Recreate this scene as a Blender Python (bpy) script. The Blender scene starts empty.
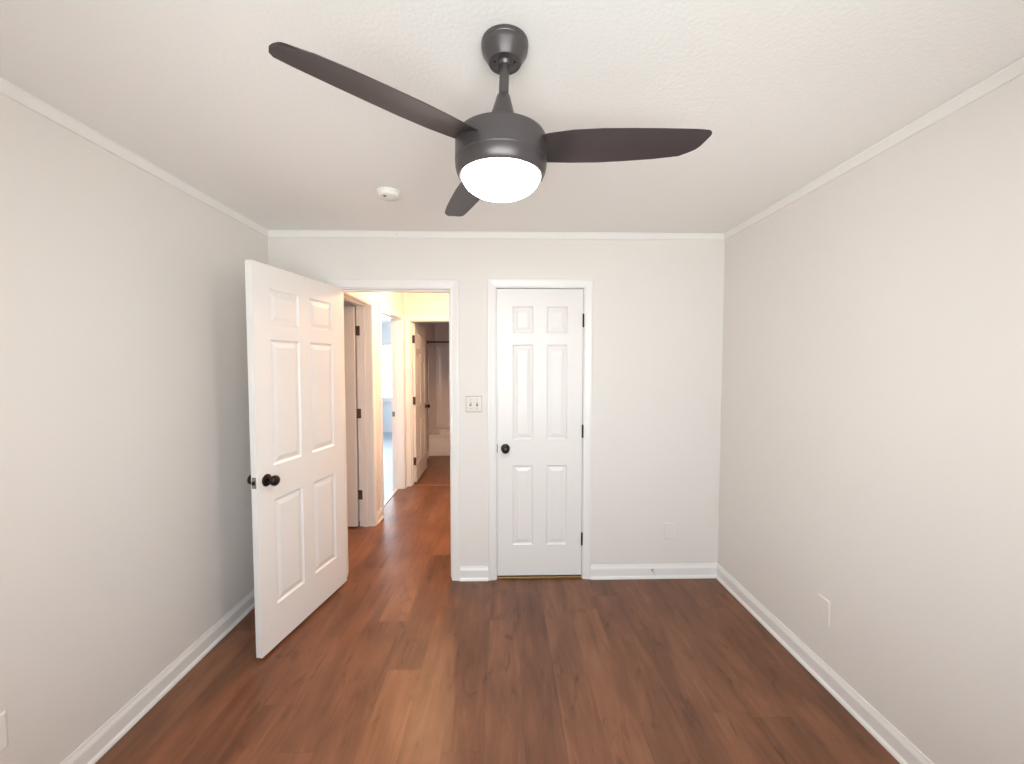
import bpy, bmesh, math
from mathutils import Vector, Matrix
R = math.radians
scene = bpy.context.scene
COL = scene.collection

# ------------------------------------------------------------------ camera
cam_data = bpy.data.cameras.new('camera')
cam = bpy.data.objects.new('camera', cam_data)
COL.objects.link(cam)
cam_data.sensor_fit = 'HORIZONTAL'
cam_data.sensor_width = 36.0
cam_data.lens = 36.0 * 403.99 / 1024.0
cam_data.clip_start = 0.02
pit, yaw, rol = 0.0441, 0.0226, -0.0004
fw = Vector((math.sin(yaw) * math.cos(pit), math.cos(yaw) * math.cos(pit), -math.sin(pit)))
rt = Vector((math.cos(yaw), -math.sin(yaw), 0))
up = rt.cross(fw)
r2 = rt * math.cos(rol) + up * math.sin(rol)
u2 = up * math.cos(rol) - rt * math.sin(rol)
cm = Matrix((r2, u2, -fw)).transposed().to_4x4()
cm.translation = (0, 0, 1.5333)
cam.matrix_world = cm
scene.camera = cam

# ------------------------------------------------------------------ sky, light, exposure
SKY = 12.7
FAN_L = 136.0
HALL_L = 250.0
world = bpy.data.worlds.new('sky')
scene.world = world
world.use_nodes = True
wn = world.node_tree
for n in list(wn.nodes):
    wn.nodes.remove(n)
w_out = wn.nodes.new('ShaderNodeOutputWorld')
w_bg = wn.nodes.new('ShaderNodeBackground')
w_tc = wn.nodes.new('ShaderNodeTexCoord')
w_sep = wn.nodes.new('ShaderNodeSeparateXYZ')
w_rmp = wn.nodes.new('ShaderNodeValToRGB')
w_map = wn.nodes.new('ShaderNodeMapRange')
w_map.inputs[1].default_value = -0.4
w_map.inputs[2].default_value = 0.6
wn.links.new(w_tc.outputs['Generated'], w_sep.inputs[0])
wn.links.new(w_sep.outputs[2], w_map.inputs[0])
wn.links.new(w_map.outputs[0], w_rmp.inputs[0])
w_rmp.color_ramp.elements[0].color = (1.15, 1.14, 1.10, 1)
w_rmp.color_ramp.elements[1].color = (0.80, 0.91, 1.0, 1)
e = w_rmp.color_ramp.elements.new(0.42)
e.color = (0.90, 0.95, 1.0, 1)
wn.links.new(w_rmp.outputs[0], w_bg.inputs[0])
w_bg.inputs[1].default_value = SKY
wn.links.new(w_bg.outputs[0], w_out.inputs[0])

sun_data = bpy.data.lights.new('sun', 'SUN')
sun_data.energy = 95.0
sun_data.angle = R(0.6)
sun_data.color = (1.0, 0.97, 0.92)
sun = bpy.data.objects.new('sun', sun_data)
COL.objects.link(sun)
sun.rotation_euler = Vector((0.64, 0.0, -0.77)).to_track_quat('-Z', 'Y').to_euler()   # sunlight added to brighten the bedroom, aimed through its added side window
sun.location = (-12, 6, 8)


def portal(name, loc, rot, sx, sy):
    ld = bpy.data.lights.new(name, 'AREA')
    ld.shape = 'RECTANGLE'
    ld.size, ld.size_y = sx, sy
    ld.cycles.is_portal = True
    o = bpy.data.objects.new(name, ld)
    COL.objects.link(o)
    o.location = loc
    o.rotation_euler = rot


# daylight enters through the window openings (portals only guide the sky's light)
portal('rear_window_portal', (0.1, -0.63, 1.46), (R(90), 0, 0), 2.0, 1.36)
portal('bedroom_window_portal', (-2.75, 9.29, 1.38), (R(-90), 0, 0), 1.0, 1.34)
portal('added_side_window_portal', (-4.74, 6.6, 1.42), (0, R(-90), 0), 1.66, 3.2)

vs = scene.view_settings
scene.display_settings.display_device = 'sRGB'
vs.view_transform = 'Standard'
vs.look = 'None'
vs.exposure = -0.11
vs.gamma = 1.0
vs.use_curve_mapping = False
cy = scene.cycles
cy.use_denoising = True
cy.max_bounces = 16
cy.diffuse_bounces = 10
cy.glossy_bounces = 6
cy.transparent_max_bounces = 12
cy.sample_clamp_indirect = 12
cy.caustics_reflective = False
cy.caustics_refractive = False

# ------------------------------------------------------------------ materials


def new_mat(name):
    m = bpy.data.materials.new(name)
    m.use_nodes = True
    nt = m.node_tree
    b = nt.nodes['Principled BSDF']
    return m, nt, b


def nd(nt, kind, **kw):
    n = nt.nodes.new(kind)
    for k, v in kw.items():
        setattr(n, k, v)
    return n


def mth(nt, op, a, b=None, c=None):
    n = nt.nodes.new('ShaderNodeMath')
    n.operation = op
    for i, v in enumerate((a, b, c)):
        if v is None:
            continue
        if isinstance(v, (int, float)):
            n.inputs[i].default_value = v
        else:
            nt.links.new(v, n.inputs[i])
    return n.outputs[0]


def paint(name, col, rough, scale=60, bump=0.03, var=0.015, metal=0.0, dist=0.002, spec=0.5, detail=4):
    """painted / plain surface: slight mottling of colour and fine bump, all procedural"""
    m, nt, b = new_mat(name)
    tc = nd(nt, 'ShaderNodeTexCoord')
    n1 = nd(nt, 'ShaderNodeTexNoise')
    n1.inputs['Scale'].default_value = scale
    n1.inputs['Detail'].default_value = detail
    nt.links.new(tc.outputs['Object'], n1.inputs['Vector'])
    n2 = nd(nt, 'ShaderNodeTexNoise')
    n2.inputs['Scale'].default_value = 3.0
    nt.links.new(tc.outputs['Object'], n2.inputs['Vector'])
    mix = nd(nt, 'ShaderNodeMix', data_type='RGBA')
    mix.inputs['A'].default_value = (*[max(0, c * (1 - var)) for c in col], 1)
    mix.inputs['B'].default_value = (*[min(1, c * (1 + var)) for c in col], 1)
    nt.links.new(n2.outputs['Fac'], mix.inputs['Factor'])
    nt.links.new(mix.outputs['Result'], b.inputs['Base Color'])
    b.inputs['Roughness'].default_value = rough
    b.inputs['Metallic'].default_value = metal
    b.inputs['Specular IOR Level'].default_value = spec
    if bump:
        bp = nd(nt, 'ShaderNodeBump')
        bp.inputs['Strength'].default_value = bump
        bp.inputs['Distance'].default_value = dist
        nt.links.new(n1.outputs['Fac'], bp.inputs['Height'])
        nt.links.new(bp.outputs['Normal'], b.inputs['Normal'])
    return m


def emit_mat(name, col, strength):
    """frosted glass diffuser lit from inside"""
    m, nt, b = new_mat(name)
    b.inputs['Base Color'].default_value = (0.9, 0.88, 0.84, 1)
    b.inputs['Roughness'].default_value = 0.35
    b.inputs['Emission Color'].default_value = (*col, 1)
    b.inputs['Emission Strength'].default_value = strength
    return m


def glass_mat():
    m, nt, b = new_mat('window_glass')
    nt.nodes.remove(b)
    out = nt.nodes['Material Output']
    t = nd(nt, 'ShaderNodeBsdfTransparent')
    t.inputs[0].default_value = (0.95, 0.97, 0.97, 1)
    g = nd(nt, 'ShaderNodeBsdfGlossy')
    g.inputs['Roughness'].default_value = 0.02
    f = nd(nt, 'ShaderNodeFresnel')
    f.inputs[0].default_value = 1.35
    mx = nd(nt, 'ShaderNodeMixShader')
    nt.links.new(f.outputs[0], mx.inputs[0])
    nt.links.new(t.outputs[0], mx.inputs[1])
    nt.links.new(g.outputs[0], mx.inputs[2])
    nt.links.new(mx.outputs[0], out.inputs[0])
    return m


def wood_floor():
    m, nt, b = new_mat('vinyl_plank_floor')
    L = nt.links.new
    tc = nd(nt, 'ShaderNodeTexCoord')
    sp = nd(nt, 'ShaderNodeSeparateXYZ')
    L(tc.outputs['Object'], sp.inputs[0])
    X, Y = sp.outputs[0], sp.outputs[1]
    PW, PL = 0.166, 1.22
    xs = mth(nt, 'DIVIDE', mth(nt, 'ADD', X, 0.412), PW)
    row = mth(nt, 'FLOOR', xs)
    wr = nd(nt, 'ShaderNodeTexWhiteNoise', noise_dimensions='1D')
    L(mth(nt, 'ADD', row, 41.37), wr.inputs['W'])
    ys = mth(nt, 'ADD', mth(nt, 'DIVIDE', Y, PL), mth(nt, 'MULTIPLY', wr.outputs['Value'], 9.7))
    idx = mth(nt, 'FLOOR', ys)
    cb = nd(nt, 'ShaderNodeCombineXYZ')
    L(row, cb.inputs[0])
    L(idx, cb.inputs[1])
    wp = nd(nt, 'ShaderNodeTexWhiteNoise', noise_dimensions='2D')
    L(cb.outputs[0], wp.inputs['Vector'])
    pid = wp.outputs['Value']
    # long grain
    g = nd(nt, 'ShaderNodeCombineXYZ')
    L(mth(nt, 'MULTIPLY', X, 15.0), g.inputs[0])
    L(mth(nt, 'MULTIPLY', Y, 1.8), g.inputs[1])
    L(mth(nt, 'MULTIPLY', pid, 37.0), g.inputs[2])
    n1 = nd(nt, 'ShaderNodeTexNoise')
    n1.inputs['Scale'].default_value = 1.0
    n1.inputs['Detail'].default_value = 6
    n1.inputs['Roughness'].default_value = 0.62
    n1.inputs['Distortion'].default_value = 1.1
    L(g.outputs[0], n1.inputs['Vector'])
    # fine pores
    g2 = nd(nt, 'ShaderNodeCombineXYZ')
    L(mth(nt, 'MULTIPLY', X, 160.0), g2.inputs[0])
    L(mth(nt, 'MULTIPLY', Y, 7.0), g2.inputs[1])
    L(mth(nt, 'MULTIPLY', pid, 11.0), g2.inputs[2])
    n2 = nd(nt, 'ShaderNodeTexNoise')
    n2.inputs['Scale'].default_value = 1.0
    n2.inputs['Detail'].default_value = 3
    L(g2.outputs[0], n2.inputs['Vector'])
    # broad cloudy figure and knots
    g3 = nd(nt, 'ShaderNodeCombineXYZ')
    L(mth(nt, 'MULTIPLY', X, 7.0), g3.inputs[0])
    L(mth(nt, 'MULTIPLY', Y, 2.6), g3.inputs[1])
    L(mth(nt, 'MULTIPLY', pid, 23.0), g3.inputs[2])
    n3 = nd(nt, 'ShaderNodeTexNoise')
    n3.inputs['Scale'].default_value = 1.0
    n3.inputs['Detail'].default_value = 3
    L(g3.outputs[0], n3.inputs['Vector'])
    ramp = nd(nt, 'ShaderNodeValToRGB')
    cr = ramp.color_ramp
    cr.elements[0].position = 0.27
    cr.elements[0].color = (0.075, 0.026, 0.011, 1)
    cr.elements[1].position = 0.76
    cr.elements[1].color = (0.290, 0.128, 0.062, 1)
    e = cr.elements.new(0.50)
    e.color = (0.170, 0.066, 0.030, 1)
    v = mth(nt, 'ADD', mth(nt, 'MULTIPLY', n1.outputs['Fac'], 0.46),
            mth(nt, 'MULTIPLY', n3.outputs['Fac'], 0.40))
    v = mth(nt, 'ADD', v, mth(nt, 'MULTIPLY', n2.outputs['Fac'], 0.10))
    v = mth(nt, 'ADD', v, mth(nt, 'MULTIPLY', mth(nt, 'SUBTRACT', pid, 0.5), 0.15))
    # dark knots and cathedral patches
    g4 = nd(nt, 'ShaderNodeCombineXYZ')
    L(mth(nt, 'MULTIPLY', X, 13.0), g4.inputs[0])
    L(mth(nt, 'MULTIPLY', Y, 4.2), g4.inputs[1])
    L(mth(nt, 'MULTIPLY', pid, 53.0), g4.inputs[2])
    n4 = nd(nt, 'ShaderNodeTexNoise')
    n4.inputs['Scale'].default_value = 1.0
    n4.inputs['Detail'].default_value = 4
    n4.inputs['Distortion'].default_value = 1.6
    L(g4.outputs[0], n4.inputs['Vector'])
    kn = nd(nt, 'ShaderNodeMapRange')
    kn.inputs[1].default_value = 0.60
    kn.inputs[2].default_value = 0.78
    kn.inputs[3].default_value = 0.0
    kn.inputs[4].default_value = 0.20
    L(n4.outputs['Fac'], kn.inputs[0])
    v = mth(nt, 'SUBTRACT', v, kn.outputs[0])
    L(v, ramp.inputs[0])
    # seams
    fx = mth(nt, 'FRACT', xs)
    dx = mth(nt, 'MULTIPLY', mth(nt, 'MINIMUM', fx, mth(nt, 'SUBTRACT', 1.0, fx)), PW)
    fy = mth(nt, 'FRACT', ys)
    dy = mth(nt, 'MULTIPLY', mth(nt, 'MINIMUM', fy, mth(nt, 'SUBTRACT', 1.0, fy)), PL)
    d = mth(nt, 'MINIMUM', dx, dy)
    mr = nd(nt, 'ShaderNodeMapRange')
    mr.inputs[1].default_value = 0.0004
    mr.inputs[2].default_value = 0.0022
    mr.inputs[3].default_value = 0.0
    mr.inputs[4].default_value = 1.0
    L(d, mr.inputs[0])
    mx = nd(nt, 'ShaderNodeMix', data_type='RGBA', blend_type='MULTIPLY')
    mx.inputs['Factor'].default_value = 1.0
    L(ramp.outputs[0], mx.inputs['A'])
    sc_ = nd(nt, 'ShaderNodeMapRange')
    sc_.inputs[3].default_value = 0.80
    sc_.inputs[4].default_value = 1.0
    L(mr.outputs[0], sc_.inputs[0])
    L(sc_.outputs[0], mx.inputs['B'])
    L(mx.outputs['Result'], b.inputs['Base Color'])
    b.inputs['Roughness'].default_value = 0.33
    b.inputs['Specular IOR Level'].default_value = 0.52
    bp = nd(nt, 'ShaderNodeBump')
    bp.inputs['Strength'].default_value = 0.03
    bp.inputs['Distance'].default_value = 0.002
    L(mth(nt, 'ADD', mr.outputs[0], mth(nt, 'MULTIPLY', n2.outputs['Fac'], 0.35)), bp.inputs['Height'])
    L(bp.outputs['Normal'], b.inputs['Normal'])
    return m


M = {}
M['wall'] = paint('wall_paint', (0.728, 0.702, 0.670), 0.62, 130, 0.05, 0.012)
M['ceiling'] = paint('textured_ceiling', (0.83, 0.822, 0.81), 0.8, 75, 0.26, 0.01, dist=0.006, detail=3)
M['trim'] = paint('trim_paint', (0.775, 0.765, 0.75), 0.32, 40, 0.02, 0.008)
M['crown'] = paint('crown_paint', (0.775, 0.765, 0.745), 0.45, 40, 0.02, 0.008)
M['door'] = paint('door_paint', (0.755, 0.738, 0.722), 0.34, 90, 0.035, 0.008)
M['floor'] = wood_floor()
M['carpet'] = paint('pale_bedroom_floor', (0.36, 0.41, 0.48), 0.4, 200, 0.1, 0.03)
M['bronze'] = paint('oil_rubbed_bronze', (0.028, 0.020, 0.017), 0.32, 80, 0.02, 0.1, metal=0.75)
M['hinge'] = paint('hinge_bronze', (0.11, 0.085, 0.070), 0.42, 80, 0.02, 0.1, metal=0.6)
M['latch'] = paint('latch_metal', (0.30, 0.27, 0.25), 0.35, 80, 0.02, 0.1, metal=0.9)
M['fan'] = paint('fan_dark_metal', (0.088, 0.078, 0.080), 0.36, 200, 0.02, 0.05, metal=0.55)
M['blade'] = paint('fan_blade_dark_wood', (0.036, 0.027, 0.029), 0.45, 30, 0.03, 0.2)
M['fanlamp'] = emit_mat('fan_lamp_glass', (1.0, 0.90, 0.81), FAN_L)
M['halllamp'] = emit_mat('hall_lamp_glass', (1.0, 0.575, 0.31), HALL_L)
M['plastic'] = paint('white_plastic', (0.80, 0.79, 0.77), 0.35, 60, 0.0, 0.01)
M['plate'] = paint('painted_cover_plate', (0.73, 0.695, 0.663), 0.40, 60, 0.0, 0.01)
M['switch'] = paint('cream_switch_plate', (0.58, 0.53, 0.465), 0.2, 60, 0.0, 0.01)
M['slot'] = paint('dark_slot', (0.10, 0.09, 0.08), 0.6, 60, 0.0, 0.05)
M['brass'] = paint('worn_gold_threshold', (0.26, 0.15, 0.06), 0.4, 60, 0.03, 0.1, metal=0.6)
M['rubber'] = paint('grey_rubber', (0.14, 0.13, 0.12), 0.6, 60, 0.0, 0.05)
M['tub'] = paint('tub_enamel', (0.80, 0.79, 0.79), 0.15, 20, 0.0, 0.005)
M['surround'] = paint('surround_acrylic', (0.80, 0.76, 0.77), 0.16, 12, 0.02, 0.02)
M['rod'] = paint('rod_bronze', (0.16, 0.09, 0.075), 0.35, 60, 0.0, 0.05, metal=0.7)
M['bathwall'] = paint('bath_wall_paint', (0.69, 0.64, 0.635), 0.6, 130, 0.05, 0.012)
M['bedwall'] = paint('pale_bedroom_paint', (0.72, 0.765, 0.80), 0.6, 130, 0.04, 0.01)
M['glass'] = glass_mat()

# ------------------------------------------------------------------ mesh helpers
UP = Vector((0, 0, 1))


class MB:
    """collects shapes and links them as one mesh object"""

    def __init__(self):
        self.bm = bmesh.new()

    def poly(self, pts, flip=False):
        vs_ = [self.bm.verts.new(p) for p in pts]
        if flip:
            vs_.reverse()
        return self.bm.faces.new(vs_)

    def box(self, x0, y0, z0, x1, y1, z1):
        v = [self.bm.verts.new(p) for p in ((x0, y0, z0), (x1, y0, z0), (x1, y1, z0), (x0, y1, z0),
                                            (x0, y0, z1), (x1, y0, z1), (x1, y1, z1), (x0, y1, z1))]
        for f in ((0, 3, 2, 1), (4, 5, 6, 7), (0, 1, 5, 4), (1, 2, 6, 5), (2, 3, 7, 6), (3, 0, 4, 7)):
            self.bm.faces.new([v[i] for i in f])
        return self

    def bevbox(self, x0, y0, z0, x1, y1, z1, bev=0.002, seg=2):
        t = bmesh.new()
        bmesh.ops.create_cube(t, size=1)
        for v in t.verts:
            v.co = Vector(((x0 + x1) / 2 + v.co.x * (x1 - x0), (y0 + y1) / 2 + v.co.y * (y1 - y0), (z0 + z1) / 2 + v.co.z * (z1 - z0)))
        bmesh.ops.bevel(t, geom=list(t.edges), offset=bev, segments=seg, affect='EDGES', profile=0.5)
        return self.merge(t)

    def merge(self, t, mat=None):
        mp = {}
        for v in t.verts:
            mp[v] = self.bm.verts.new(mat @ v.co if mat else v.co)
        for f in t.faces:
            nf = self.bm.faces.new([mp[v] for v in f.verts])
            nf.smooth = f.smooth
        t.free()
        return self

    def lathe(self, prof, center=(0, 0, 0), axis=(0, 0, 1), seg=48, smooth=True):
        """prof: (radius, height along axis)"""
        a = Vector(axis).normalized()
        s = a.orthogonal().normalized()
        t = a.cross(s)
        c = Vector(center)
        rings = []
        for r, h in prof:
            if r < 1e-6:
                rings.append([self.bm.verts.new(c + a * h)])
            else:
                rings.append([self.bm.verts.new(c + a * h + (s * math.cos(k * 2 * math.pi / seg) + t * math.sin(k * 2 * math.pi / seg)) * r) for k in range(seg)])
        for A, B in zip(rings, rings[1:]):
            for k in range(seg):
                k2 = (k + 1) % seg
                if len(A) == 1 and len(B) == 1:
                    continue
                if len(A) == 1:
                    f = self.bm.faces.new([A[0], B[k2], B[k]])
                elif len(B) == 1:
                    f = self.bm.faces.new([A[k], A[k2], B[0]])
                else:
                    f = self.bm.faces.new([A[k], A[k2], B[k2], B[k]])
                f.smooth = smooth
        for ring, rev in ((rings[0], True), (rings[-1], False)):
            if len(ring) > 2:
                self.bm.faces.new(ring[::-1] if rev else ring)
        return self

    def strip(self, lines, closed_ends=True, smooth=False):
        """loft between polylines with equal point counts"""
        rows = [[self.bm.verts.new(p) for p in ln] for ln in lines]
        for A, B in zip(rows, rows[1:]):
            for i in range(len(A) - 1):
                f = self.bm.faces.new([A[i], A[i + 1], B[i + 1], B[i]])
                f.smooth = smooth
        if closed_ends:
            for i in (0, -1):
                try:
                    self.bm.faces.new([r[i] for r in rows])
                except ValueError:
                    pass
        return self

    def build(self, name, m, parent=None, mat=None, normals=True):
        if normals:
            bmesh.ops.recalc_face_normals(self.bm, faces=list(self.bm.faces))
        me = bpy.data.meshes.new(name)
        self.bm.to_mesh(me)
        self.bm.free()
        me.materials.append(m)
        o = bpy.data.objects.new(name, me)
        COL.objects.link(o)
        if parent is not None:
            o.parent = parent
        if mat is not None:
            if parent is None:
                o.matrix_world = mat
            else:
                o.matrix_local = mat
        return o


def tag(o, label=None, cat=None, group=None, kind=None):
    if label:
        o['label'] = label
    if cat:
        o['category'] = cat
    if group:
        o['group'] = group
    if kind:
        o['kind'] = kind
    return o


def struct(o, label, cat):
    return tag(o, label, cat, kind='structure')


def empty(name, loc=(0, 0, 0), rotz=0.0):
    o = bpy.data.objects.new(name, None)
    o.empty_display_size = 0.1
    COL.objects.link(o)
    o.location = loc
    o.rotation_euler = (0, 0, rotz)
    return o


def smooth_by_angle(o, ang=35):
    for p in o.data.polygons:
        p.use_smooth = True
    try:
        o.data.set_sharp_from_angle(angle=R(ang))
    except AttributeError:
        pass


# ------------------------------------------------------------------ plan of the place (metres)
XL, XR, YB, H = -1.594, 1.5475, 2.82, 2.44
YR = -0.5                       # rear wall with the window, behind the camera
BT = 0.115                      # back wall thickness
YH = YB + BT                    # hall begins
HL, HR, HT = -1.22, -0.15, 0.135  # hall left face, right face, left wall thickness
YE, YE2 = 5.05, 5.165           # hall end wall
DX0, DX1, DZ = -1.137, -0.366, 2.050   # bedroom doorway (clear)
CX0, CX1, CZ = -0.043, 0.563, 2.060    # closet doorway (clear)
A0, A1 = 3.02, 3.79             # hall doorway one (y range)
B0, B1 = 4.08, 4.94             # hall doorway two (y range)
EX0, EX1 = -1.15, -0.38         # bathroom doorway (x range)
EZ = 2.078                      # hall door heads
EZB = 2.070                     # bathroom door head
BL = -1.25                      # bathroom left wall face
JT = 0.018                      # jamb board


def wall_boxes(lo, hi, z1, holes):
    """rectangles (a0,a1,z0,z1) of a wall lo..hi with door/window holes (a0,a1,z0,z1)"""
    out = []
    a = lo
    for h0, h1, hz0, hz1 in sorted(holes):
        out.append((a, h0, 0, z1))
        if hz0 > 0:
            out.append((h0, h1, 0, hz0))
        if hz1 < z1:
            out.append((h0, h1, hz1, z1))
        a = h1
    out.append((a, hi, 0, z1))
    return out


def wall_x(name, y0, y1, lo, hi, holes=(), m='wall', label='', z1=H):
    b = MB()
    for a0, a1, z0, zz in wall_boxes(lo, hi, z1, holes):
        b.box(a0, y0, z0, a1, y1, zz)
    return struct(b.build(name, M[m]), label, 'wall')


def wall_y(name, x0, x1, lo, hi, holes=(), m='wall', label='', z1=H):
    b = MB()
    for a0, a1, z0, zz in wall_boxes(lo, hi, z1, holes):
        b.box(x0, a0, z0, x1, a1, zz)
    return struct(b.build(name, M[m]), label, 'wall')


# ------------------------------------------------------------------ shell
b = MB()
b.box(-1.70, -0.62, -0.06, 1.67, YH, 0)
b.box(HL - HT + 0.05, YH, -0.06, 0.36, 7.5, 0)
b.box(-3.4, YH, -0.06, HL - HT + 0.05, 3.95, 0)
b.box(0.36, YH, -0.06, 1.67, 3.7, 0)
struct(b.build('floor', M['floor']), 'reddish brown wood plank floor running from the room into the hall', 'floor')
b = MB()
b.box(-4.6, 3.95, -0.06, HL - HT + 0.05, 9.15, 0)
struct(b.build('floor_bedroom', M['carpet']), 'pale bluish floor of the bright bedroom off the hall', 'floor')
b = MB()
b.box(-1.71, -0.62, H, 1.67, YB + 0.02, H + 0.05)
struct(b.build('ceiling', M['ceiling']), 'white textured ceiling above the fan', 'ceiling')
b = MB()
b.box(-4.75, YB + 0.02, H, 1.67, 9.3, H + 0.05)
struct(b.build('ceiling_hall', M['ceiling']), 'white ceiling over the hall and the rooms beyond it', 'ceiling')

wall_x('wall_back', YB, YH, XL - 0.115, XR + 0.115,
       [(DX0 - JT, DX1 + JT, 0, DZ + JT), (CX0 - JT, CX1 + JT, 0, CZ + JT)],
       label='greige back wall holding the open doorway and the closed closet door')
wall_y('wall_left', XL - 0.115, XL, YR, YB, label='long greige wall behind the open white door')
wall_y('wall_right', XR, XR + 0.115, YR, YH, label='blank greige wall with one low outlet cover')
RWX0, RWX1, RWZ0, RWZ1 = -0.90, 1.10, 0.78, 2.14
wall_x('wall_rear', YR - 0.115, YR, XL - 0.115, XR + 0.115, [(RWX0, RWX1, RWZ0, RWZ1)],
       label='greige wall holding the big window, facing the doors')
wall_y('wall_hall_left', HL - HT, HL, YH, YE,
       [(A0 - JT, A1 + JT, 0, EZ + JT), (B0 - JT, B1 + JT, 0, EZ + JT)],
       label='hall wall with two doorways, lit warm yellow by the hall lamp')
wall_y('wall_hall_right', HR, HR + 0.08, YH, YE, label='plain hall wall facing the two hall doorways')
wall_x('wall_hall_end', YE, YE2, HL - HT, 0.45, [(EX0 - JT, EX1 + JT, 0, EZB + JT)],
       label='warm lit wall over the bathroom doorway, ending the hall')
wall_y('wall_bathroom_left', HL - HT, BL, YE2, 7.6, m='bathwall', label='dim bathroom wall behind the open bathroom door')
wall_y('wall_bathroom_right', 0.35, 0.45, YE2, 7.6, m='bathwall', label='bathroom wall at the far end of the tub')
wall_x('wall_bathroom_back', 7.5, 7.6, BL, 0.35, m='bathwall', label='dim bathroom wall behind the tub surround')
BWX0, BWX1, BWZ0, BWZ1 = -3.25, -2.25, 0.71, 2.03
wall_x('wall_bedroom_back', 9.15, 9.27, -4.7, HL - HT + 0.1, [(BWX0, BWX1, BWZ0, BWZ1)], m='bedwall',
       label='pale wall holding the bright window of the bedroom off the hall')
wall_y('wall_bedroom_left', -4.7, -4.6, 2.935, 9.15, [(5.00, 8.20, 0.59, 2.25)], m='bedwall',  # opening cut for the added side window
       label='side wall of the bright bedroom off the hall')
wall_y('wall_bedroom_right', HL - HT, HL - HT + 0.1, 7.6, 9.15, m='bedwall', label='bedroom wall continuing past the bathroom')
wall_x('wall_bedroom_front', 3.92, 4.02, -4.6, HL - HT, m='bedwall', label='partition between the small side room and the bright bedroom')
wall_y('wall_side_room_left', -3.4, -3.3, YH, 3.92, label='wall at the end of the small side room off the hall')
wall_x('wall_side_room_front', YH - 0.115, YH, -3.4, XL - 0.115, label='wall of the side room backing onto the room with the fan')
b = MB()
b.box(XR + 0.02, YH, 0, XR + 0.115, 3.7, H)
b.box(HR + 0.08, 3.6, 0, XR + 0.02, 3.7, H)
struct(b.build('wall_closet', M['wall']), 'closet walls behind the closed six panel door', 'wall')


# ------------------------------------------------------------------ door frames (casing + jamb)
def world_pts(o, u, n):
    o, u, n = Vector(o), Vector(u), Vector(n)
    return lambda a, z, d: o + u * a + UP * z + n * d


CAS = [(0.0, 0.0), (0.0, 0.009), (0.004, 0.011), (0.010, 0.010), (0.034, 0.014), (0.043, 0.0165), (0.053, 0.0165), (0.057, 0.013), (0.057, 0.0)]


def casing_into(mb, f, a0, a1, zt, reveal=0.005):
    a0 -= reveal
    a1 += reveal
    zt += reveal
    lines = []
    for w, d in CAS:
        lines.append([f(a0 - w, 0, d), f(a0 - w, zt + w, d), f(a1 + w, zt + w, d), f(a1 + w, 0, d)])
    mb.strip(lines)


def jamb_into(mb, f, a0, a1, zt, depth, stop_at=None):
    """f's n axis points out of the wall; jamb runs to d = -depth"""
    def bx(p0, p1, z0, z1, d0, d1):
        P = [f(p, z, d) for p in (p0, p1) for z in (z0, z1) for d in (d0, d1)]
        v = [mb.bm.verts.new(q) for q in P]
        for q in ((0, 1, 3, 2), (4, 6, 7, 5), (0, 4, 5, 1), (2, 3, 7, 6), (0, 2, 6, 4), (1, 5, 7, 3)):
            mb.bm.faces.new([v[i] for i in q])
    bx(a0 - JT, a0, 0, zt, -depth, 0)
    bx(a1, a1 + JT, 0, zt, -depth, 0)
    bx(a0 - JT, a1 + JT, zt, zt + JT, -depth, 0)
    if stop_at is not None:
        s0, s1 = stop_at
        bx(a0, a0 + 0.011, 0, zt - 0.011, s0, s1)
        bx(a1 - 0.011, a1, 0, zt - 0.011, s0, s1)
        bx(a0, a1, zt - 0.011, zt, s0, s1)


def door_frame(name, label, o, u, n, a0, a1, zt, depth, stop, both=False):
    f = world_pts(o, u, n)
    mb = MB()
    casing_into(mb, f, a0, a1, zt)
    if both:
        f2 = world_pts(Vector(o) - Vector(n) * depth, u, -Vector(n))
        casing_into(mb, f2, a0, a1, zt)
    root = mb.build(name, M['trim'])
    struct(root, label, 'door frame')
    j = MB()
    jamb_into(j, f, a0, a1, zt, depth, stop)
    j.build('door_jamb', M['trim'], root)
    return root, f


fr1, f1 = door_frame('trim_1', 'white door frame around the open doorway to the hall', (0, YB, 0), (1, 0, 0), (0, -1, 0), DX0, DX1, DZ, BT, (-0.075, -0.040), True)
fr2, f2 = door_frame('trim_2', 'white door frame around the closed closet door', (0, YB, 0), (1, 0, 0), (0, -1, 0), CX0, CX1, CZ, BT, (-0.078, -0.043))
fr3, f3 = door_frame('trim_3', 'white frame of the hall doorway with the half hidden open door', (HL, 0, 0), (0, 1, 0), (1, 0, 0), A0, A1, EZ, HT, (-0.094, -0.060))
fr4, f4 = door_frame('trim_4', 'white frame of the hall doorway into the bright bedroom', (HL, 0, 0), (0, 1, 0), (1, 0, 0), B0, B1, EZ, HT, (-0.094, -0.060))
fr5, f5 = door_frame('trim_5', 'white frame of the bathroom doorway at the end of the hall', (0, YE, 0), (1, 0, 0), (0, -1, 0), EX0, EX1, EZB, YE2 - YE, (-0.074, -0.040))

# strike plates on the latch jambs
MB().bevbox(DX1 - 0.0022, YB + 0.004, 0.895, DX1 + 0.0005, YB + 0.034, 0.952, 0.0008, 1).build('strike_plate', M['latch'], fr1)
b = MB()
b.bevbox(HL - HT + 0.004, B1 - 0.0022, 0.895, HL - HT + 0.040, B1 + 0.0005, 0.955, 0.0008, 1)
b.build('strike_plate', M['latch'], fr4)


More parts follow.
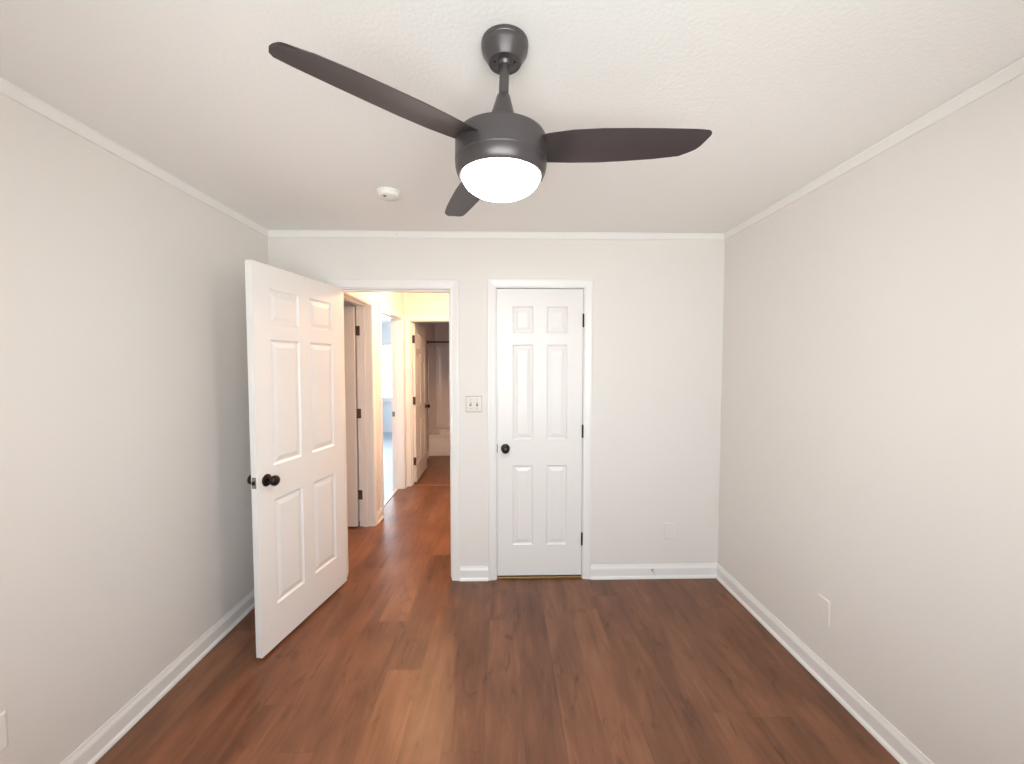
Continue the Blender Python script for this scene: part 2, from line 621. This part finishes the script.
# ------------------------------------------------------------------ six-panel doors
def door_slab(W, Hd, t, name, parent=None):
    """local X 0..W, Y 0..t, Z 0..Hd; both faces moulded with six raised panels"""
    s = 0.108 * (W / 0.61) ** 0.25
    mu = 0.095
    pw = (W - 2 * s - mu) / 2
    xs = [0, s, s + pw, s + pw + mu, W - s, W]
    k = Hd / 2.03
    zs = [0]
    for h in (0.221, 0.572, 0.184, 0.667, 0.081, 0.185, 0.120):
        zs.append(zs[-1] + h * k)
    mb = MB()
    bm = mb.bm
    for y, sg in ((0.0, 1.0), (t, -1.0)):
        grid = [[bm.verts.new((x, y, z)) for z in zs] for x in xs]
        for i in range(5):
            for j in range(7):
                loop = [grid[i][j], grid[i + 1][j], grid[i + 1][j + 1], grid[i][j + 1]]
                if i in (1, 3) and j in (1, 3, 5):
                    x0, x1, z0, z1 = xs[i], xs[i + 1], zs[j], zs[j + 1]
                    for ins, dp in ((0.004, 0.0045), (0.010, 0.0085), (0.017, 0.0085), (0.040, 0.0025), (0.043, 0.0022)):
                        nl = [bm.verts.new((x, y + sg * dp, z)) for x, z in
                              ((x0 + ins, z0 + ins), (x1 - ins, z0 + ins), (x1 - ins, z1 - ins), (x0 + ins, z1 - ins))]
                        for q in range(4):
                            bm.faces.new([loop[q], loop[(q + 1) % 4], nl[(q + 1) % 4], nl[q]])
                        loop = nl
                bm.faces.new(loop)
    bm.verts.ensure_lookup_table()
    e0 = {0: 0.0, 1: t}
    c = [[(0, 0), (W, 0), (W, Hd), (0, Hd)]][0]
    for q in range(4):
        a, d = c[q], c[(q + 1) % 4]
        mb.poly([(a[0], 0, a[1]), (d[0], 0, d[1]), (d[0], t, d[1]), (a[0], t, a[1])])
    bmesh.ops.remove_doubles(bm, verts=list(bm.verts), dist=1e-5)
    return mb.build(name, M['door'], parent)


KNOB = [(0.0, 0.0), (0.032, 0.0), (0.0325, 0.003), (0.030, 0.007), (0.020, 0.009), (0.0125, 0.012), (0.0110, 0.020), (0.0120, 0.027),
        (0.019, 0.031), (0.0255, 0.038), (0.0280, 0.047), (0.0265, 0.056), (0.021, 0.062), (0.012, 0.0655), (0.0, 0.0665)]


def knob(parent, x, y, z, sgn, name='door_knob'):
    ro = MB().lathe(KNOB[:6] + [(0.0, 0.0121)], (x, y, z), (0, sgn, 0), 32).build(name, M['bronze'], parent)
    MB().lathe([(0.0124, 0.0118)] + KNOB[6:], (x, y, z), (0, sgn, 0), 32).build('knob_handle', M['bronze'], ro)
    return ro


def hinge(parent, mb, m='hinge'):
    return mb.build('hinge', M[m], parent)


TH = 0.035
# -- the open bedroom door, swung into the room
d1 = door_slab(0.762, 2.030, TH, 'door_1')
d1.matrix_world = Matrix.Translation((-1.127, 2.802, 0.0195)) @ Matrix.Rotation(R(-101.2), 4, 'Z') @ Matrix.Translation((0.003, 0.0, 0))
struct(d1, 'white six panel door standing open into the room, dark round knob', 'door')
knob(d1, 0.762 - 0.062, TH, 0.912, 1)
knob(d1, 0.762 - 0.062, 0.0, 0.912, -1)
lp = MB().bevbox(0.7618, 0.006, 0.884, 0.7640, 0.029, 0.941, 0.0008, 1).build('latch_plate', M['latch'], d1)
MB().bevbox(0.7635, 0.011, 0.903, 0.773, 0.024, 0.922, 0.002, 2).build('latch_bolt', M['bronze'], lp)
for z in (1.80, 1.03, 0.27):
    b = MB()
    b.lathe([(0.0, 0), (0.0062, 0), (0.0062, 0.089), (0.0, 0.089)], (-0.004, -0.004, z), (0, 0, 1), 16)
    b.box(-0.0015, 0.0, z, 0.0, 0.030, z + 0.089)
    hinge(d1, b)

# -- the closed closet door
CW = CX1 - CX0 - 0.006
d2 = door_slab(CW, 2.031, TH, 'door_2')
d2.location = (CX0 + 0.003, YB + 0.005, 0.024)
struct(d2, 'closed white six panel closet door in the back wall, dark round knob', 'door')
knob(d2, 0.057, 0.0, 0.916, -1)
b = MB().bevbox(-0.0028, -0.001, 0.888, 0.0015, 0.020, 0.944, 0.0006, 1)
b.build('latch_plate', M['bronze'], d2)
for z in (1.767, 0.990, 0.218):
    b = MB()
    for q in range(5):
        b.lathe([(0.0, 0), (0.0055, 0), (0.0062, 0.001), (0.0062, 0.0165), (0.0055, 0.0175), (0.0, 0.0175)], (CW + 0.0015, -0.007, z + q * 0.018), (0, 0, 1), 16)
    b.lathe([(0.0, 0.09), (0.0045, 0.09), (0.0045, 0.093), (0.0, 0.095)], (CW + 0.0015, -0.007, z), (0, 0, 1), 12)
    hinge(d2, b, 'bronze')

# -- door in the first hall doorway, swung into the side room
d3 = door_slab(0.757, 2.046, TH, 'door_3')
d3.matrix_world = Matrix.Translation((HL - HT - 0.003, A1 - 0.002, 0.014)) @ Matrix.Rotation(R(180), 4, 'Z') @ Matrix.Translation((0.006, 0.0, 0))
struct(d3, 'white door beyond the open bedroom door, swung away off the hall', 'door')
for z in (1.785, 1.015, 0.245):
    b = MB()
    b.lathe([(0.0, 0), (0.0062, 0), (0.0062, 0.089), (0.0, 0.089)], (-0.001, -0.0045, z), (0, 0, 1), 16)
    b.box(-0.040, 0.0, z, -0.001, 0.0022, z + 0.089)
    b.box(0.003, 0.0, z, 0.006, 0.033, z + 0.089)
    hinge(d3, b)
knob(d3, 0.695, TH, 0.912, 1)
knob(d3, 0.695, 0.0, 0.912, -1)

# -- bathroom door, swung into the bathroom
d4 = door_slab(0.757, 2.043, TH, 'door_4')
d4.matrix_world = Matrix.Translation((EX0, YE2 + 0.004, 0.014)) @ Matrix.Rotation(R(90.6), 4, 'Z') @ Matrix.Translation((0.004, -TH, 0))
struct(d4, 'white six panel bathroom door standing open at the end of the hall', 'door')
for z in (1.785, 1.003, 0.222):
    b = MB()
    b.lathe([(0.0, 0), (0.0065, 0), (0.0065, 0.1), (0.0, 0.1)], (-0.006, TH + 0.004, z), (0, 0, 1), 16)
    b.box(-0.003, 0.001, z, -0.0005, TH, z + 0.1)
    b.box(-0.040, -0.0015, z, -0.008, 0.0015, z + 0.1)
    hinge(d4, b)
knob(d4, 0.695, 0.0, 0.912, -1)
knob(d4, 0.695, TH, 0.912, 1)

# ------------------------------------------------------------------ baseboards, crown, thresholds
BASE = [(0.0, 0.0), (0.024, 0.0), (0.0235, 0.007), (0.020, 0.014), (0.0145, 0.019), (0.0135, 0.022), (0.0130, 0.068), (0.0115, 0.075), (0.0085, 0.082), (0.0055, 0.090), (0.0045, 0.097), (0.0, 0.098)]
CROWN = [(0.0, -0.046), (0.006, -0.046), (0.0085, -0.043), (0.012, -0.010), (0.014, -0.007), (0.014, -0.001), (0.0, -0.001)]


def run(mb, prof, p0, p1, n, z0, m0=0.0, m1=0.0):
    """profile run from p0 to p1; ends shortened by offset*m (mitres)"""
    p0, p1, n = Vector((*p0, z0)), Vector((*p1, z0)), Vector((*n, 0))
    t = (p1 - p0).normalized()
    mb.strip([[p0 + t * (d * m0) + n * d + UP * h, p1 - t * (d * m1) + n * d + UP * h] for d, h in prof])


def baseboard(name, label, runs):
    mb = MB()
    for r in runs:
        run(mb, BASE, *r)
    return struct(mb.build(name, M['trim']), label, 'baseboard')


cw = 0.062
bb_back = baseboard('baseboard_back', 'white baseboard along the back wall between and beside the door frames', [
    ((XL, YB), (DX0 - cw, YB), (0, -1), 0, 1, 0),
    ((DX1 + cw, YB), (CX0 - cw, YB), (0, -1), 0, 0, 0),
    ((CX1 + cw, YB), (XR, YB), (0, -1), 0, 0, 1)])
baseboard('baseboard_left', 'white baseboard along the wall behind the open door', [((XL, YR), (XL, YB), (1, 0), 0, 1, 1)])
baseboard('baseboard_right', 'white baseboard under the low outlet cover on the blank wall', [((XR, YR), (XR, YB), (-1, 0), 0, 1, 1)])
baseboard('baseboard_rear', 'white baseboard under the big window', [((XL, YR), (XR, YR), (0, 1), 0, 1, 1)])
baseboard('baseboard_hall', 'white baseboard pieces along the hall walls', [
    ((HL, YH), (HL, A0 - cw), (1, 0), 0, 0, 0),
    ((HL, A1 + cw), (HL, B0 - cw), (1, 0), 0, 0, 0),
    ((HL, B1 + cw), (HL, YE), (1, 0), 0, 0, 1),
    ((HR, YH), (HR, YE), (-1, 0), 0, 0, 1),
    ((EX1 + cw, YE), (HR, YE), (0, -1), 0, 0, 1)])
baseboard('baseboard_bathroom', 'white baseboard beside the open bathroom door', [((BL, YE2), (BL, 6.70), (1, 0), 0, 0, 0)])
baseboard('baseboard_bedroom', 'pale baseboard under the bedroom window', [((-4.6, 9.15), (HL - HT, 9.15), (0, -1), 0, 1, 1)])

mb = MB()
run(mb, CROWN, (XL, YB), (XR, YB), (0, -1), H, 1, 1)
run(mb, CROWN, (XL, YR), (XL, YB), (1, 0), H, 1, 1)
run(mb, CROWN, (XR, YR), (XR, YB), (-1, 0), H, 1, 1)
run(mb, CROWN, (XL, YR), (XR, YR), (0, 1), H, 1, 1)
crown = struct(mb.build('trim_6', M['crown']), 'thin white moulding where the walls meet the ceiling', 'crown moulding')
MB().lathe([(0.0, 0), (0.0034, 0), (0.003, 0.0008), (0.0, 0.001)], (-0.722, YB - 0.0105, 2.416), (0, -1, 0), 12).build('nail_hole', M['rubber'], crown)

b = MB().bevbox(CX0 + 0.001, YB - 0.004, 0.0005, CX1 - 0.001, YB + 0.05, 0.016, 0.004, 2)
struct(b.build('trim_7', M['brass']), 'gold coloured threshold strip under the closed closet door', 'threshold')
b = MB().bevbox(EX0, YE + 0.002, 0.0003, EX1, YE + 0.042, 0.007, 0.003, 2)
struct(b.build('trim_8', paint('wood_threshold', (0.30, 0.13, 0.065), 0.35, 60, 0.03, 0.1)), 'wood threshold strip under the bathroom doorway', 'threshold')
b = MB().bevbox(HL - HT + 0.030, B0, 0.0003, HL - HT + 0.072, B1, 0.008, 0.003, 2)
struct(b.build('trim_9', paint('pale_threshold', (0.62, 0.60, 0.58), 0.35, 60, 0.03, 0.05)), 'pale threshold strip in the bright bedroom doorway', 'threshold')


# ------------------------------------------------------------------ windows
def window(name, label, x0, x1, z0, z1, o, u, n, depth):
    """double-hung window in an opening; u along wall, n into the room"""
    f = world_pts(o, u, n)
    root = MB()
    fr = 0.045

    def bx(mb, a0, a1, c0, c1, dd0, dd1):
        P = [f(p, z, d) for p in (a0, a1) for z in (c0, c1) for d in (dd0, dd1)]
        v = [mb.bm.verts.new(q) for q in P]
        for q in ((0, 1, 3, 2), (4, 6, 7, 5), (0, 4, 5, 1), (2, 3, 7, 6), (0, 2, 6, 4), (1, 5, 7, 3)):
            mb.bm.faces.new([v[i] for i in q])
    for a0, a1, c0, c1 in ((x0, x0 + 0.03, z0, z1), (x1 - 0.03, x1, z0, z1), (x0, x1, z1 - 0.03, z1), (x0, x1, z0, z0 + 0.03)):
        bx(root, a0, a1, c0, c1, -depth, 0)
    for a0, a1, c0, c1 in ((x0 - 0.06, x0, z0 - 0.06, z1 + 0.06), (x1, x1 + 0.06, z0 - 0.06, z1 + 0.06), (x0, x1, z1, z1 + 0.06), (x0, x1, z0 - 0.06, z0)):
        bx(root, a0, a1, c0, c1, 0.0, 0.016)
    r = root.build(name, M['trim'])
    struct(r, label, 'window')
    s = MB()
    bx(s, x0 - 0.08, x1 + 0.08, z0 - 0.022, z0 + 0.002, 0.016, 0.05)
    s.build('window_sill', M['trim'], r)
    zm = (z0 + z1) / 2
    for c0, c1, dd in ((z0 + 0.03, zm + 0.02, -0.045), (zm - 0.02, z1 - 0.03, -0.085)):
        s = MB()
        a0, a1 = x0 + 0.03, x1 - 0.03
        for q in ((a0, a0 + fr, c0, c1), (a1 - fr, a1, c0, c1), (a0 + fr, a1 - fr, c0, c0 + 0.04), (a0 + fr, a1 - fr, c1 - 0.04, c1)):
            bx(s, *q, dd - 0.03, dd)
        so = s.build('window_sash', M['trim'], r)
        p = MB()
        bx(p, a0 + fr - 0.004, a1 - fr + 0.004, c0 + 0.036, c1 - 0.036, dd - 0.018, dd - 0.014)
        p.build('window_pane', M['glass'], so)
    return r


window('window_1', 'big double hung window on the wall facing the doors', RWX0, RWX1, RWZ0, RWZ1, (0, YR, 0), (1, 0, 0), (0, 1, 0), 0.115)
window('window_2', 'bright overexposed window seen through the hall bedroom doorway', BWX0, BWX1, BWZ0, BWZ1, (0, 9.15, 0), (1, 0, 0), (0, -1, 0), 0.12)
window('added_window_3', 'added unseen side window that brightens the bedroom off the hall', 5.00, 8.20, 0.59, 2.25, (-4.6, 0, 0), (0, 1, 0), (1, 0, 0), 0.10)  # unseen window, added to flood the bedroom and its doorway with daylight

# ------------------------------------------------------------------ ceiling fan
FX, FY = 0.007, 1.18
fan = empty('ceiling_fan', (FX, FY, H))
tag(fan, 'dark three blade ceiling fan with a glowing round light, hanging from the ceiling', 'ceiling fan')
# the rod hangs slightly out of plumb from the ball in the canopy
HANG = Matrix.Translation((0, 0, 2.39 - H)) @ Matrix.Rotation(R(2.3), 4, 'Y') @ Matrix.Translation((0, 0, H - 2.39))

HUB = Matrix.Translation((-0.0115, 0, 0))


def fpart(name, prof, m, parent=fan, seg=64, ang=30, hang=HANG):
    o = MB().lathe([(r, z - H) for r, z in prof], (0, 0, 0), (0, 0, 1), seg).build(name, M[m], parent)
    smooth_by_angle(o, ang)
    if hang:
        o.matrix_local = hang
    return o


can = fpart('canopy', [(0.0, 2.4395), (0.0625, 2.4395), (0.0655, 2.437), (0.0662, 2.431), (0.0660, 2.426), (0.0650, 2.4245), (0.0650, 2.418), (0.0635, 2.410), (0.0465, 2.383), (0.0455, 2.3800), (0.0425, 2.3795), (0.0400, 2.3830), (0.0, 2.3830)], 'fan', hang=None)
for sg in (-1, 1):
    MB().lathe([(0.0, 0), (0.0042, 0), (0.0034, -0.002), (0.0, -0.0025)], (sg * 0.028, -0.004, 2.3830 - H), (0, 0, 1), 14).build('canopy_screw', M['bronze'], can)
fpart('hanger_ball', [(0.0, 2.400), (0.010, 2.399), (0.018, 2.392), (0.0215, 2.3835), (0.0210, 2.3805), (0.016, 2.374), (0.0, 2.373)], 'fan', seg=32)
fpart('downrod', [(0.0, 2.378), (0.0138, 2.378), (0.0138, 2.285), (0.0, 2.285)], 'fan', seg=32)
fpart('rod_cover', [(0.0, 2.294), (0.0170, 2.294), (0.0190, 2.291), (0.0240, 2.272), (0.0325, 2.244), (0.0415, 2.220), (0.048, 2.200), (0.053, 2.184), (0.0, 2.184)], 'fan')
fpart('motor_housing', [(0.0, 2.186), (0.060, 2.185), (0.118, 2.176), (0.1265, 2.173), (0.1285, 2.170), (0.1292, 2.164), (0.1300, 2.135), (0.1305, 2.105), (0.1288, 2.1025), (0.0, 2.1025)], 'fan', hang=HUB)
fpart('light_kit_ring', [(0.0, 2.1035), (0.1278, 2.1035), (0.1300, 2.1015), (0.1294, 2.092), (0.1268, 2.079), (0.1215, 2.068), (0.1170, 2.0640), (0.111, 2.0645), (0.111, 2.072), (0.0, 2.072)], 'fan', hang=HUB)
dome = [(0.0, 2.0690)]
dome.append((0.1100, 2.0690))
for k in range(0, 13):
    a = k / 12 * math.pi / 2
    dome.append((0.1100 * math.cos(a) ** 0.9 if k < 12 else 0.0, 2.0655 - 0.0515 * math.sin(a)))
fpart('lamp_dome', dome, 'fanlamp', hang=HUB, ang=60)


def blade_mesh():
    """blade along +X, chord along Y (leading edge +Y), slightly arched section"""
    st = [(0.105, -0.052, 0.050), (0.14, -0.058, 0.054), (0.20, -0.066, 0.058), (0.28, -0.068, 0.060), (0.36, -0.065, 0.057),
          (0.44, -0.061, 0.052), (0.51, -0.055, 0.043), (0.552, -0.050, 0.030)]
    NC = 9
    top, bot = [], []
    for i, (x, a, c) in enumerate(st):
        rt_, rb_ = [], []
        for k in range(NC):
            q = k / (NC - 1)
            y = a + (c - a) * q
            # slanted, rounded tip: trailing edge reaches further out
            xx = x
            if i == len(st) - 1:
                xx = x + 0.028 * (1 - q) - 0.02 * (abs(2 * q - 1) ** 4)
            elif i == len(st) - 2:
                xx = x + 0.016 * (1 - q)
            arch = 0.006 * (1 - (2 * q - 1) ** 2)
            th = 0.0035 * (1 - 0.7 * abs(2 * q - 1) ** 3)
            rt_.append(Vector((xx, y, arch + th)))
            rb_.append(Vector((xx, y, arch - th)))
        top.append(rt_)
        bot.append(rb_)
    mb = MB()
    ring = [t + b_[::-1] for t, b_ in zip(top, bot)]
    rows = [[mb.bm.verts.new(p) for p in r] for r in ring]
    n = len(rows[0])
    for A, B in zip(rows, rows[1:]):
        for i in range(n):
            mb.bm.faces.new([A[i], A[(i + 1) % n], B[(i + 1) % n], B[i]])
    mb.bm.faces.new(rows[0])
    mb.bm.faces.new(rows[-1][::-1])
    return mb


def iron_mesh():
    mb = MB()
    mb.bevbox(0.075, -0.022, 0.004, 0.165, 0.022, 0.011, 0.002, 2)
    for x, y in ((0.14, -0.012), (0.14, 0.012), (0.155, 0.0)):
        mb.lathe([(0.0, 0), (0.005, 0), (0.004, 0.003), (0.0, 0.0035)], (x, y, 0.011), (0, 0, 1), 12)
    return mb


bl = blade_mesh().build('blade', M['blade'], fan)
smooth_by_angle(bl, 40)
iron = iron_mesh().build('blade_bracket', M['fan'], bl)
ZBL = 2.1425 - H
for i, ang in enumerate((-4.5, 111.5, 220.5)):
    if i == 0:
        o = bl
    else:
        o = bl.copy()
        COL.objects.link(o)
        o.parent = fan
        c = iron.copy()
        COL.objects.link(c)
        c.parent = o
    o.matrix_local = HUB @ Matrix.Translation((0, 0, ZBL)) @ Matrix.Rotation(R(ang), 4, 'Z') @ Matrix.Rotation(R(-12), 4, 'X')

# ------------------------------------------------------------------ smoke detector
sd = empty('smoke_detector', (-0.600, 2.18, H))
tag(sd, 'small round white smoke detector on the ceiling beyond the fan', 'smoke detector')
MB().lathe([(0.0, -0.0005), (0.060, -0.0005), (0.061, -0.003), (0.061, -0.009), (0.058, -0.011), (0.0, -0.011)], (0, 0, 0), (0, 0, 1), 48).build('mounting_base', M['plastic'], sd)
cv = MB().lathe([(0.0, -0.0105), (0.054, -0.0105), (0.0545, -0.020), (0.052, -0.027), (0.045, -0.031), (0.0, -0.0335)], (0, 0, 0), (0, 0, 1), 48).build('cover', M['plastic'], sd)
smooth_by_angle(cv, 35)
MB().lathe([(0.0, 0), (0.009, 0), (0.008, -0.002), (0.0, -0.0022)], (-0.012, -0.026, -0.0322), (0, 0, 1), 20).build('test_button', M['rubber'], cv)


# ------------------------------------------------------------------ wall plates
def plate(name, label, cat, W, Hh, m, loc, rotz):
    """local X along wall, Z up, -Y out of the wall"""
    r = empty(name, loc, rotz)
    tag(r, label, cat)
    b = MB()
    t = bmesh.new()
    bmesh.ops.create_cube(t, size=1)
    for v in t.verts:
        k = 0.86 if v.co.y < 0 else 1.0
        kx = 1 - 0.012 / W if v.co.y < 0 else 1.0
        kz = 1 - 0.012 / Hh if v.co.y < 0 else 1.0
        v.co = Vector((v.co.x * W * kx, -0.003 + v.co.y * 0.006, v.co.z * Hh * kz))
    bmesh.ops.bevel(t, geom=list(t.edges), offset=0.0015, segments=2, affect='EDGES', profile=0.5)
    b.merge(t)
    p = b.build('cover_plate', M[m], r)
    return r, p


# light switch beside the doorway: double toggle plate
sw, swp = plate('light_switch', 'square cream double light switch plate between the two doors', 'light switch', 0.116, 0.116, 'switch', (-0.203, YB, 1.254), 0)
for x in (-0.023, 0.023):
    fr_ = MB().bevbox(x - 0.006, -0.0068, -0.0125, x + 0.006, -0.0058, 0.0125, 0.0004, 1).build('toggle_slot', M['slot'], sw)
    t = MB()
    tb = bmesh.new()
    bmesh.ops.create_cube(tb, size=1)
    for v in tb.verts:
        v.co = Vector((x + v.co.x * 0.0085, -0.0115 + v.co.y * 0.013, 0.004 + v.co.z * 0.011 + (0.004 if v.co.y < 0 else 0)))
    bmesh.ops.bevel(tb, geom=list(tb.edges), offset=0.0015, segments=2, affect='EDGES', profile=0.5)
    t.merge(tb)
    t.build('toggle', M['switch'], fr_)
for x in (-0.023, 0.023):
    for z in (-0.030, 0.030):
        MB().lathe([(0.0, 0), (0.0032, 0), (0.0026, 0.0012), (0.0, 0.0015)], (x, -0.0058, z), (0, -1, 0), 12).build('screw', M['slot'], sw)


def outlet(label, loc, rotz, m, holes=True):
    r, p = plate('outlet_cover', label, 'outlet cover', 0.074, 0.124, m, loc, rotz)
    for z in (0.020, -0.020):
        b = MB()
        pts = []
        for k in range(32):
            a = k / 32 * 2 * math.pi
            pts.append((0.0172 * math.cos(a), max(-0.0125, min(0.0125, 0.0172 * math.sin(a)))))
        lo = [b.bm.verts.new((x, -0.0055, z + q)) for x, q in pts]
        hi = [b.bm.verts.new((x * 0.97, -0.0074, z + q * 0.97)) for x, q in pts]
        for k in range(32):
            b.bm.faces.new([lo[k], lo[(k + 1) % 32], hi[(k + 1) % 32], hi[k]])
        b.bm.faces.new(hi)
        b.bm.faces.new(lo[::-1])
        so = b.build('socket', M[m], r)
        if holes:
            s = MB()
            for x in (-0.006, 0.006):
                s.box(x - 0.0009, -0.0077, z - 0.002, x + 0.0009, -0.0070, z + 0.006)
            s.lathe([(0.0, 0), (0.0024, 0), (0.0024, 0.0004), (0.0, 0.0004)], (0, -0.0072, z - 0.0065), (0, -1, 0), 12)
            s.build('socket_holes', M['plate'], so)
    MB().lathe([(0.0, 0), (0.0035, 0), (0.0028, 0.0012), (0.0, 0.0015)], (0, -0.0058, 0), (0, -1, 0), 12).build('screw', M[m], r)
    return r


outlet('small painted outlet cover low on the back wall beside the closet door', (1.190, YB, 0.338), 0, 'wall', True)
outlet('white outlet cover low on the blank wall above its baseboard', (XR, 1.864, 0.349), R(-90), 'plate', True)
outlet('white outlet cover cut by the picture edge, low on the wall behind the open door', (XL, 1.247, 0.367), R(90), 'plastic', True)

# ------------------------------------------------------------------ door stop on the baseboard
ds = empty('door_stop', (1.070, YB - 0.0125, 0.060))
tag(ds, 'tiny door stop sticking out of the back wall baseboard', 'door stop')
MB().lathe([(0.0, 0), (0.0085, 0), (0.0080, 0.003), (0.004, 0.005), (0.0, 0.005)], (0, 0, 0), (0, -1, 0), 20).build('mounting_base', M['rubber'], ds)
b = MB()
pr = [(0.0, 0.004)]
for k in range(18):
    y = 0.005 + k * 0.003
    pr += [(0.0036, y), (0.0046, y + 0.0015)]
pr += [(0.0036, 0.059), (0.0, 0.059)]
MB().lathe(pr, (0, 0, 0), (0, -1, 0), 16).build('spring', M['plastic'], ds)
MB().lathe([(0.0, 0.057), (0.0062, 0.057), (0.0066, 0.066), (0.005, 0.071), (0.0, 0.072)], (0, 0, 0), (0, -1, 0), 16).build('bumper_tip', M['plastic'], ds)

# ------------------------------------------------------------------ hall ceiling light
hl = empty('hall_ceiling_light', (-0.44, 4.05, H))
tag(hl, 'warm glowing dome light on the hall ceiling', 'ceiling light')
MB().lathe([(0.0, -0.0005), (0.150, -0.0005), (0.152, -0.004), (0.150, -0.022), (0.140, -0.026), (0.0, -0.026)], (0, 0, 0), (0, 0, 1), 48).build('base', M['trim'], hl)
pr = [(0.0, -0.024), (0.137, -0.024)]
for k in range(0, 11):
    a = k / 10 * math.pi / 2
    pr.append((0.137 * math.cos(a) if k < 10 else 0.0, -0.026 - 0.075 * math.sin(a)))
g = MB().lathe(pr, (0, 0, 0), (0, 0, 1), 48).build('glass_dome', M['halllamp'], hl)
smooth_by_angle(g, 60)

# ------------------------------------------------------------------ bathroom: tub, surround, curtain rod
TX0, TX1, TY0, TY1, TZ = BL + 0.006, 0.344, 6.722, 7.470, 0.345
tub = empty('bathtub', ((TX0 + TX1) / 2, (TY0 + TY1) / 2, 0))
tag(tub, 'white bathtub at the far end of the bathroom', 'bathtub')
hx, hy = (TX1 - TX0) / 2, (TY1 - TY0) / 2


def rrect(x, y, r, z, seg=6):
    out = []
    for cx_, cy_, a0 in ((x - r, y - r, 0), (-x + r, y - r, 90), (-x + r, -y + r, 180), (x - r, -y + r, 270)):
        for k in range(seg + 1):
            a = R(a0 + 90 * k / seg)
            out.append(Vector((cx_ + r * math.cos(a), cy_ + r * math.sin(a), z)))
    return out


mb = MB()
rings = [rrect(hx, hy - 0.012, 0.01, 0.0), rrect(hx, hy - 0.012, 0.01, TZ - 0.05), rrect(hx, hy, 0.015, TZ - 0.04), rrect(hx, hy, 0.02, TZ - 0.008), rrect(hx - 0.008, hy - 0.008, 0.02, TZ),
         rrect(hx - 0.07, hy - 0.07, 0.10, TZ), rrect(hx - 0.085, hy - 0.085, 0.11, TZ - 0.015), rrect(hx - 0.16, hy - 0.13, 0.14, 0.09), rrect(hx - 0.22, hy - 0.19, 0.12, 0.06)]
rows = [[mb.bm.verts.new(p) for p in r] for r in rings]
n = len(rows[0])
for A, B in zip(rows, rows[1:]):
    for i in range(n):
        mb.bm.faces.new([A[i], A[(i + 1) % n], B[(i + 1) % n], B[i]])
mb.bm.faces.new(rows[-1])
mb.bm.faces.new(rows[0][::-1])
bs = mb.build('basin', M['tub'], tub, normals=True)
smooth_by_angle(bs, 40)
MB().bevbox(-hx + 0.09, -hy + 0.003, 0.05, hx - 0.09, -hy + 0.016, TZ - 0.085, 0.006, 2).build('apron_panel', M['tub'], tub)

sr = empty('tub_surround', ((TX0 + TX1) / 2, 7.5, TZ))
tag(sr, 'glossy pale wall surround rising above the bathtub', 'tub surround')
# back panel with moulded vertical columns and a rounded top
pts = []
NX = 120
for k in range(NX + 1):
    x = -hx + 2 * hx * k / NX
    e_ = min(abs((x + 0.42)), abs(x - 0.42))
    rib = 0.028 * math.exp(-((e_ - 0.0) / 0.075) ** 4)
    edge = 0.03 * math.exp(-(min(x + hx, hx - x) / 0.05) ** 2)
    pts.append((x, -0.008 - rib - edge))
lines = []
for z, sc_ in ((0.004, 1.0), (1.44, 1.0), (1.49, 0.75), (1.515, 0.35), (1.52, 0.05)):
    lines.append([Vector((x, y * sc_ - 0.002, z)) for x, y in pts])
lines.append([Vector((x, -0.001, 1.52)) for x, y in pts])
lines.append([Vector((x, -0.001, 0.004)) for x, y in pts])
bp_ = MB().strip(lines).build('back_panel', M['surround'], sr)
smooth_by_angle(bp_, 40)
for sg in (-1, 1):
    x0 = sg * hx
    b = MB()
    b.bevbox(min(x0, x0 - sg * 0.014), -0.770, 0.004, max(x0, x0 - sg * 0.014), -0.030, 1.52, 0.005, 2)
    b.build('side_panel', M['surround'], sr)
for z in (0.62, 1.02):
    MB().bevbox(-0.33, -0.075, z, 0.33, -0.008, z + 0.022, 0.008, 2).build('soap_shelf', M['surround'], sr)

rd = empty('shower_rod', ((TX0 + TX1) / 2, 6.735, 1.900))
tag(rd, 'thin bronze shower curtain rod crossing above the tub', 'shower rod')
L_ = (0.35 - BL) / 2 - 0.001
cxr = (0.35 + BL) / 2 - (TX0 + TX1) / 2
MB().lathe([(0.0, -L_), (0.0125, -L_), (0.0125, L_), (0.0, L_)], (cxr, 0, 0), (1, 0, 0), 20).build('rod', M['rod'], rd)
for sg in (-1, 1):
    MB().lathe([(0.0, 0), (0.032, 0), (0.030, 0.006), (0.018, 0.012), (0.0, 0.012)], (cxr + sg * L_, 0, 0), (-sg, 0, 0), 24).build('end_flange', M['rod'], rd)
